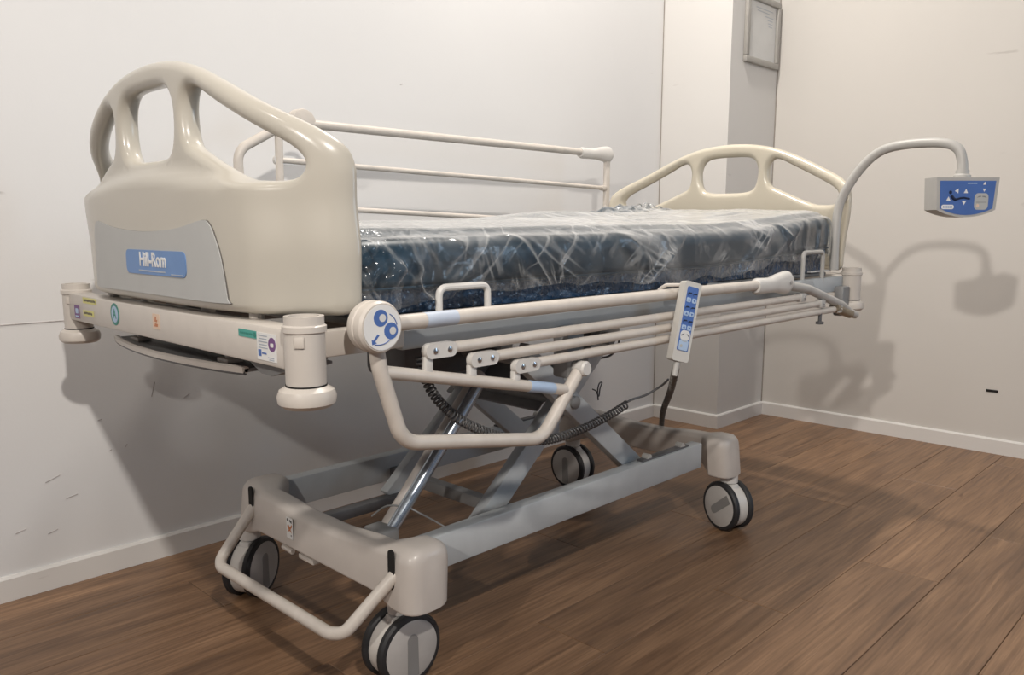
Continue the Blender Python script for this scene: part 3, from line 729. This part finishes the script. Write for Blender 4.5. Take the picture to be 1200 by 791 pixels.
# --- castors
def caster(x, y, ang, tip=0):
    c = obj('castor', MB().lathe([(0, .10), (.012, .10), (.014, .14), (.026, .146), (.026, .175), (0, .178)], (0, 0, 0)).box((0, .0, .118), (.06, .032, .052), bev=.008), 'rail_white', BED, (x, y, 0), ang)
    # wheel axis = local -y
    W = .074
    obj('wheel_body', MB().lathe([(.0, -.026), (.066, -.026), (.0655, .026), (0, .026)], (0, 0, W), (0, -1, 0), seg=36), 'wheel_white', c)
    for s in (-1, 1):
        prof = [(.0605, .017), (.070, .018), (.074, .022), (.074, .031), (.070, .036), (.063, .0375), (.0605, .036)]
        obj('tyre', MB().lathe(prof, (0, 0, W), (0, -s, 0), seg=40), 'rubber', c)
        obj('wheel_cap', MB().lathe([(.0625, .030), (.062, .0365), (.058, .0385), (.02, .0395), (0, .0395)], (0, 0, W), (0, -s, 0), seg=36), 'wheel', c)
        M = face_frame((0, -s*.0395, W), (s, 0, 0), (0, 0, 1)) @ Matrix.Rotation(tip, 4, 'Z')
        pts = [(.0125*math.cos(R(a)), .024+.0125*math.sin(R(a))) for a in range(0, 181, 18)]+[(-.0135, -.052), (.0135, -.052)]
        obj('wheel_insert', MB().prism([(p[0], p[1]-.002) for p in pts], .0008, M), 'wheel_insert', c)
    return c
caster(.318, -.262, R(-2))
caster(.296, .308, R(29))
caster(1.520, -.308, R(-108), R(128))
caster(1.506, .292, R(-91), R(2))

# ------------------------------------------------------------------ mattress in its plastic wrapping
MT = thing('mattress', 'dark teal foam mattress wrapped in clear plastic film, lying on the bed', 'mattress', (.97, 0, .76))
def lerp_tab(tab, x):
    for (x0, a), (x1, b) in zip(tab, tab[1:]):
        if x <= x1: u = max(0, (x-x0)/(x1-x0)); return a+(b-a)*u
    return tab[-1][1]
ZT = ((.10, .878), (.30, .880), (.60, .884), (.85, .885), (1.20, .886), (1.45, .898), (1.65, .915), (1.86, .930))
ZB = ((.10, .800), (1.15, .803), (1.45, .815), (1.86, .838))
def section(x, inset=0., low=None, n=160, hw=.428):
    zt = lerp_tab(ZT, x)-inset; zb = (lerp_tab(ZB, x) if low is None else low); h = hw-inset; r = .026
    zb = min(zb, zt-.01)
    pl = [(h-.004, zb), (h, zb+.006)]
    pl += [(h-r+r*math.cos(R(a)), zt-r+r*math.sin(R(a))) for a in range(0, 91, 15)]
    pl += [(h*math.cos(R(a)), zt+.024*math.sin(R(a))**.8) for a in range(25, 156, 8)]
    pl += [(-h+r-r*math.sin(R(a)), zt-r+r*math.cos(R(a))) for a in range(0, 91, 15)]
    pl += [(-h, zb+.006), (-h+.004, zb)]
    d = [0]
    for a, b in zip(pl, pl[1:]): d.append(d[-1]+math.hypot(a[0]-b[0], a[1]-b[1]))
    out = []; j = 0
    for k in range(n):
        t = d[-1]*k/(n-1)
        while j < len(d)-2 and d[j+1] < t: j += 1
        u = (t-d[j])/(d[j+1]-d[j]) if d[j+1] > d[j] else 0
        out.append((pl[j][0]+(pl[j+1][0]-pl[j][0])*u, pl[j][1]+(pl[j+1][1]-pl[j][1])*u))
    return out
mb = MB(); rings = []
for x, ins in ((.105, .03), (.108, .012), (.116, .003), (.128, 0))+tuple((.128+(1.835-.128)*k/30, 0) for k in range(1, 31))+((1.847, .003), (1.855, .012), (1.858, .03)):
    rings.append([Vector((x, y, z)) for y, z in section(x, ins, n=60)])
mb.loft(rings); obj('foam_block', mb, 'vinyl', MT, sharp=0, label='dark teal vinyl cover')
# lower layer with its crinkled shiny side
mb = MB(); rings = []
for k in range(31):
    x = .125+(1.84-.125)*k/30; zb = lerp_tab(((0, .7595), (1.15, .7595), (1.2, .7645), (2, .7645)), x); zt = lerp_tab(ZB, x)-.001
    rings.append([Vector((x, sy*yy, z)) for sy, yy, z in ((1, .418, zb), (1, .422, zt), (-1, .422, zt), (-1, .418, zb))])
mb.loft(rings); obj('base_layer', mb, 'vinyl_low', MT, sharp=30, label='crinkled shiny blue lower layer')
mb = MB(); mb.tube([(.13+1.71*k/40, -.4275, lerp_tab(ZB, .13+1.71*k/40)+.001) for k in range(41)], .003, 6)
mb.tube([(.13+1.71*k/40, .4275, lerp_tab(ZB, .13+1.71*k/40)+.001) for k in range(41)], .003, 6)
obj('piping', mb, 'vinyl', MT)
# film
NX, NV = 330, 190
def ridge(x, y, ang, freq, ph, warp):
    c, s_ = math.cos(ang), math.sin(ang); u = x*c+y*s_; v = -x*s_+y*c
    nn = noise.noise(Vector((u*freq, v*freq*.16+ph, ph)))+warp*noise.noise(Vector((x*3.1, y*3.1, ph+9)))
    return max(0., 1-abs(nn)*7.5)**1.5
bm = bmesh.new(); grid = []
for i in range(NX):
    x = .100+(1.868-.100)*i/(NX-1)
    endd = min(x-.100, 1.868-x); ins = .04*max(0, 1-endd/.03)**2
    hem = .772+.012*noise.noise(Vector((x*4, 3.3, 0)))+.018*noise.noise(Vector((x*11, 1.3, 0)))
    if x < .32: hem += -.006
    hem += .022*lerp_tab(((0, 0), (.20, 0), (.36, 1), (.62, 1), (.78, .2), (2, 0)), x)
    hem += lerp_tab(((0, 0), (1.1, 0), (1.5, .022), (1.88, .040)), x)
    xs = min(max(x, .128), 1.845); sec = section(xs, -.004+ins, low=hem, n=NV, hw=.430); rowv = []
    for k, (y, z) in enumerate(sec):
        t = k/(NV-1); s = t*1.10      # arc length coordinate across
        if t > .5: side = max(0, (t-.885)/.115)
        else: side = max(0, (.115-t)/.115)
        ny, nz = (math.copysign(1, y), .15) if side > 0 else (0, 1)
        a = ridge(x, s, .95, 4.5, 1.7, .25)*.012+ridge(x, s, -.75, 5, 5.2, .25)*.009
        a += .006*noise.noise(Vector((x*3.2, s*5, 2)))+.0015*noise.noise(Vector((x*15, s*12, 4)))
        if side > 0:
            amp = .75+.5*min(1, side*2)
            # loose end of the sheet: crumpled near the foot, gathered vertical folds near the head
            if x < .42: a += .026*abs(noise.noise(Vector((x*20, s*24, 7))))*(1-x/.42)*2
            if x > 1.45: a += .012*max(0, math.sin(x*95+5*noise.noise(Vector((x*6, s*7, 1)))))*min(1, (x-1.45)/.2)*(.4+.6*abs(noise.noise(Vector((x*9, 0, 3)))))
            off = .003+max(0, a*amp)
        else:
            off = .002+max(-.001, .004*noise.noise(Vector((x*1.5, y*14, 2)))+.002*noise.noise(Vector((x*5, y*30, 8))))
            off += .030*math.exp(-((x-1.18)/.26)**2-((y-.10)/.13)**2)+.022*math.exp(-((x-1.62)/.16)**2-((y-.20)/.10)**2)*(1+1.2*noise.noise(Vector((x*30, y*30, 3))))
            if x > 1.68 and y > .08: off += .045*max(0, noise.noise(Vector((x*24, y*20, 6))))*math.exp(-((x-1.80)/.06)**2-((y-.24)/.08)**2)*3
        rowv.append(bm.verts.new((x, y+ny*off, z+nz*off)))
    grid.append(rowv)
for i in range(NX-1):
    for k in range(NV-1): bm.faces.new((grid[i][k], grid[i][k+1], grid[i+1][k+1], grid[i+1][k])).smooth = True
mb = MB(); mb.bm.free(); mb.bm = bm
obj('plastic_film', mb, 'film', MT, sharp=0, label='clear wrinkled plastic film', recalc=False)

# ------------------------------------------------------------------ hand control hanging on the lowered rail, with its coiled cord
HC = thing('hand_control', 'slim grey hand control with blue keypad hooked on the lowered rail', 'remote control', (.89, -.53, .60))
up = Vector((.045, .0, .160)).normalized(); rt = Vector((.93, -.36, -.26))
M = face_frame((.878, -.540, .700), rt, up)
hbdy = MB(); hbdy.prism(rrect(.043, .172, .006), .020, M @ Matrix.Translation((0, 0, -.010)))
bo = obj('body', hbdy, 'handset', HC, sharp=30)
obj('keypad', MB().prism(rrect(.029, .138, .003, cy=.006), .001, M @ Matrix.Translation((0, 0, .010))), 'blue', HC, label='blue keypad')
for r_ in range(6):
    for c in (-1, 1):
        big = r_ in (0, 2, 4)
        mb = MB(); T = M @ Matrix.Translation((c*.0072, .064-.0148*r_-.003, .011))
        if r_ % 2 == 0:
            mb.m(0).prism(circ(.0062, 14), .001, T); mb.m(1).prism([(-.006, -.003), (.006, -.001), (.004, .0015), (-.003, .001)], .0014, T)
        else:
            mb.m(0).prism(rrect(.011, .010, .003), .001, T); mb.m(2).prism([(-.003, -.002), (.003, -.002), (0, .003)] if c < 0 else [(-.003, .002), (0, -.003), (.003, .002)], .0014, T)
        obj('button', mb, ['blue_pale' if r_ % 2 else 'blue', 'navy', 'blue'], HC)
mb = MB(); T = M @ Matrix.Translation((0, -.030, .011))
mb.m(0).prism(rrect(.025, .022, .009), .001, T)
mb.m(1).prism([(-.010, -.002), (-.004, .003), (-.003, .0045), (-.011, .000)], .0014, T).prism([(.003, .0045), (.004, .003), (.010, -.002), (.011, .000)], .0014, T)
obj('round_key', mb, ['paper', 'navy'], HC)
mb = MB(); T = M @ Matrix.Translation((0, -.051, .011))
mb.m(0).prism(rrect(.024, .022, .004), .001, T); mb.m(1).box((0, .0085, .0013), (.012, .0014, .0006), M=T).prism(circ(.0035, 10, -.006, -.002), .0014, T)
obj('lock_key', mb, ['blue_pale', 'plastic_grey'], HC)
obj('hook', MB().tube([M @ Vector((-.012, .060, -.008)), M @ Vector((-.012, .078, -.014)), (.870, -.497, .7765), (.866, -.482, .766), (.864, -.482, .750)], .0042, 8, fillet=.008), 'paint', HC)
def coil(path, cr, wr, pitch, seg=5, tps=11):
    P = spline(path, 14, False); out = []; prev = None; ph = 0
    # resample by arc length
    L = [0]
    for a, b in zip(P, P[1:]): L.append(L[-1]+(b-a).length)
    n = int(L[-1]/pitch*tps); j = 0; u = None
    for k in range(n):
        s = L[-1]*k/(n-1)
        while j < len(L)-2 and L[j+1] < s: j += 1
        p = P[j].lerp(P[j+1], (s-L[j])/max(1e-9, L[j+1]-L[j])); d = (P[j+1]-P[j]).normalized()
        if u is None: u = d.cross(Vector((0, 1, .3))).normalized()
        u = (u-d*u.dot(d)).normalized(); v = d.cross(u); a = 2*math.pi*k/tps
        out.append(p+(u*math.cos(a)+v*math.sin(a))*cr)
    return MB().tube(out, wr, seg)
bot = M @ Vector((0, -.088, 0))
obj('cord_sleeve', MB().tube([bot+up*.012, bot-up*.03], .0075, 12, r1=.0062), 'plastic_grey', HC)
obj('coiled_cord', coil([bot-up*.015, bot+Vector((.18, .13, -.105)), bot+Vector((.45, .33, -.235)), (1.66, .03, .235)], .0066, .0021, .0112), 'cord_grey', HC, label='dark coiled cord')
tail = coil([(.232, -.445, .690), (.245, -.44, .650), (.275, -.44, .605), (.335, -.44, .556), (.440, -.44, .508), (.545, -.44, .484), (.64, -.44, .484), (.74, -.44, .497), (.815, -.44, .514)], .0078, .0020, .0088)
obj('coiled_cord', tail, 'cord', HC, label='dark coiled cord slung under the frame')
obj('cord_tail', MB().tube(spline([(.812, -.44, .518), (.838, -.44, .522), (.875, -.45, .528), (.905, -.47, .548), (.900, -.49, .565)], 6, False), .0026, 7), 'cord', HC)

# ------------------------------------------------------------------ control panel on its bent arm
CP = thing('control_panel', 'blue staff control panel with grey housing on a bent tubular arm over the bed head', 'control panel', (1.875, -.45, .78))
ax_ = 1.880
obj('arm', MB().tube(spline([(ax_-.012, -.440, .770), (ax_-.008, -.436, .86), (ax_, -.438, .960), (ax_, -.468, 1.030), (ax_, -.515, 1.092), (ax_, -.565, 1.124), (ax_, -.64, 1.134), (ax_, -.720, 1.130), (ax_, -.758, 1.112), (ax_, -.772, 1.075), (ax_, -.774, 1.040)], 6, False), .0135, 14), 'plastic_grey', CP)
obj('arm_collar', MB().lathe([(.0, 0), (.022, 0), (.022, .010), (.017, .014), (.017, .024), (0, .024)], (ax_, -.774, 1.030)), 'plastic_grey', CP)
nrm = Vector((math.cos(R(226)), math.sin(R(226)), -.13)).normalized()
rgt = Vector((0, 0, 1)).cross(nrm).normalized()
if rgt.y > 0: rgt = -rgt
M = face_frame((ax_-.020, -.780, .980), rgt, (0, 0, 1)); BXW = .86
outl = [(-.100*BXW, .052), (.100*BXW, .052), (.094*BXW, -.034)]+[(.094*BXW-.188*BXW*k/10, -.034-.020*math.sin(math.pi*k/10)**.8) for k in range(1, 10)]+[(-.094*BXW, -.034)]
mb = MB(); mb.prism(outl, .062, M @ Matrix.Translation((0, 0, -.032)))
bmesh.ops.bevel(mb.bm, geom=[e for e in mb.bm.edges if e.calc_face_angle(0) > .5], offset=.004, segments=2, affect='EDGES')
obj('housing', mb, 'plastic_grey', CP, sharp=30)
F = M @ Matrix.Translation((0, 0, .0302)) @ Matrix.Diagonal((.86, 1, 1, 1))
inl = [(-.089, .043), (.089, .043), (.084, -.030)]+[(.084-.168*k/10, -.030-.018*math.sin(math.pi*k/10)**.8) for k in range(1, 10)]+[(-.084, -.030)]
obj('membrane', MB().prism(inl, .0008, F), 'blue', CP, label='blue membrane keypad')
tri = lambda x, y, s, a: [(x+s*math.cos(R(a+t)), y+s*math.sin(R(a+t))) for t in (0, 120, 240)]
for (x, y, a) in ((-.033, .016, 180), (-.005, .014, 90), (-.009, -.014, 270), (-.059, -.006, 90), (.053, .035, 90), (.053, .019, 270)):
    obj('arrow_key', MB().prism(tri(x, y, .0075 if x < .03 else .0055, a), .0014, F), 'white', CP)
mb = MB(); mb.prism(circ(.005, 12, -.054, .012), .0014, F)
mb.tube([F @ Vector((x, y, .001)) for x, y in ((-.051, .004), (-.043, -.004), (-.036, -.007))], .0042, 8)
mb.tube([F @ Vector((x, y, .001)) for x, y in ((-.036, -.007), (-.022, -.003), (-.010, -.002), (.008, -.005))], .0026, 8)
obj('patient_symbol', mb, 'navy', CP, label='dark reclining figure symbol')
mb = MB(); mb.m(0).prism(rrect(.044, .044, .011, cx=.046, cy=-.012), .0014, F); mb.m(1).prism([(.030, -.002), (.038, .003), (.044, .003), (.044, .000), (.036, -.001)], .0018, F).prism([(.048, .003), (.056, .003), (.063, -.002), (.056, -.001), (.048, .000)], .0018, F).box((.046, -.014, .0015), (.034, .0014, .0007), M=F)
mb.m(2).prism(circ(.005, 10, .035, -.023), .0018, F); obj('lock_key', mb, ['panel_grey', 'metal_mid', 'orange_pale'], CP)
mb = MB(); mb.m(0).prism(rrect(.040, .012, .006, cx=-.060, cy=-.0265), .0014, F); mb.m(1)
for i in range(6): mb.box((-.073+.0052*i, -.0265, .0015), (.0038, .004, .0007), M=F)
obj('maker_label', mb, ['white', 'blue'], CP)
mb = MB()
for i in range(7): mb.box((.000+.0045*i, .036, .001), (.0032, .003, .0006), M=F)
obj('small_print', mb, 'blue_pale', CP, kind='stuff')

# ------------------------------------------------------------------ notice frame on the column
NF = thing('notice_frame', 'grey metal snap frame with a white paper notice on the column', 'picture frame', (2.77, CY, 1.72))
fx0, fx1, fz0, fz1 = 2.700, 2.972, 1.618, 1.880
fw = .026
def bev_bar(name, a, b, w):
    d = (abs(b[0]-a[0])+w, .018, w) if a[1] == b[1] else (w, .018, abs(b[1]-a[1])-w)
    return obj(name, MB().box(((a[0]+b[0])/2, CY-.009, (a[1]+b[1])/2), d, bev=.004), 'frame_metal', NF)
bev_bar('frame_bar', (fx0, fz0), (fx1, fz0), fw); bev_bar('frame_bar', (fx0, fz1), (fx1, fz1), fw)
bev_bar('frame_bar', (fx0, fz0), (fx0, fz1), fw); bev_bar('frame_bar', (fx1, fz0), (fx1, fz1), fw)
obj('backing', MB().box(((fx0+fx1)/2, CY-.003, (fz0+fz1)/2), (fx1-fx0, .004, fz1-fz0)), 'metal_mid', NF)
mb = MB(); Q = face_frame(((fx0+fx1)/2, CY-.0052, (fz0+fz1)/2), (1, 0, 0), (0, 0, 1))
mb.m(0).prism([(-.122, -.120), (.122, -.120), (.122, .120), (-.122, .120)], .0008, Q); mb.m(1)
for i, (x0, x1, y) in enumerate(((-.06, .09, .095), (-.05, .06, .083), (.02, .095, .068), (.045, .09, .055), (.05, .09, .042), (.055, .088, .03))): mb.box(((x0+x1)/2, y, .001), (x1-x0, .0035, .0006), M=Q)
obj('notice', mb, ['paper', 'print_grey'], NF, label='white paper notice')
obj('glazing', MB().box(((fx0+fx1)/2, CY-.0085, (fz0+fz1)/2), (fx1-fx0-.02, .0015, fz1-fz0-.02)), 'glass', NF)
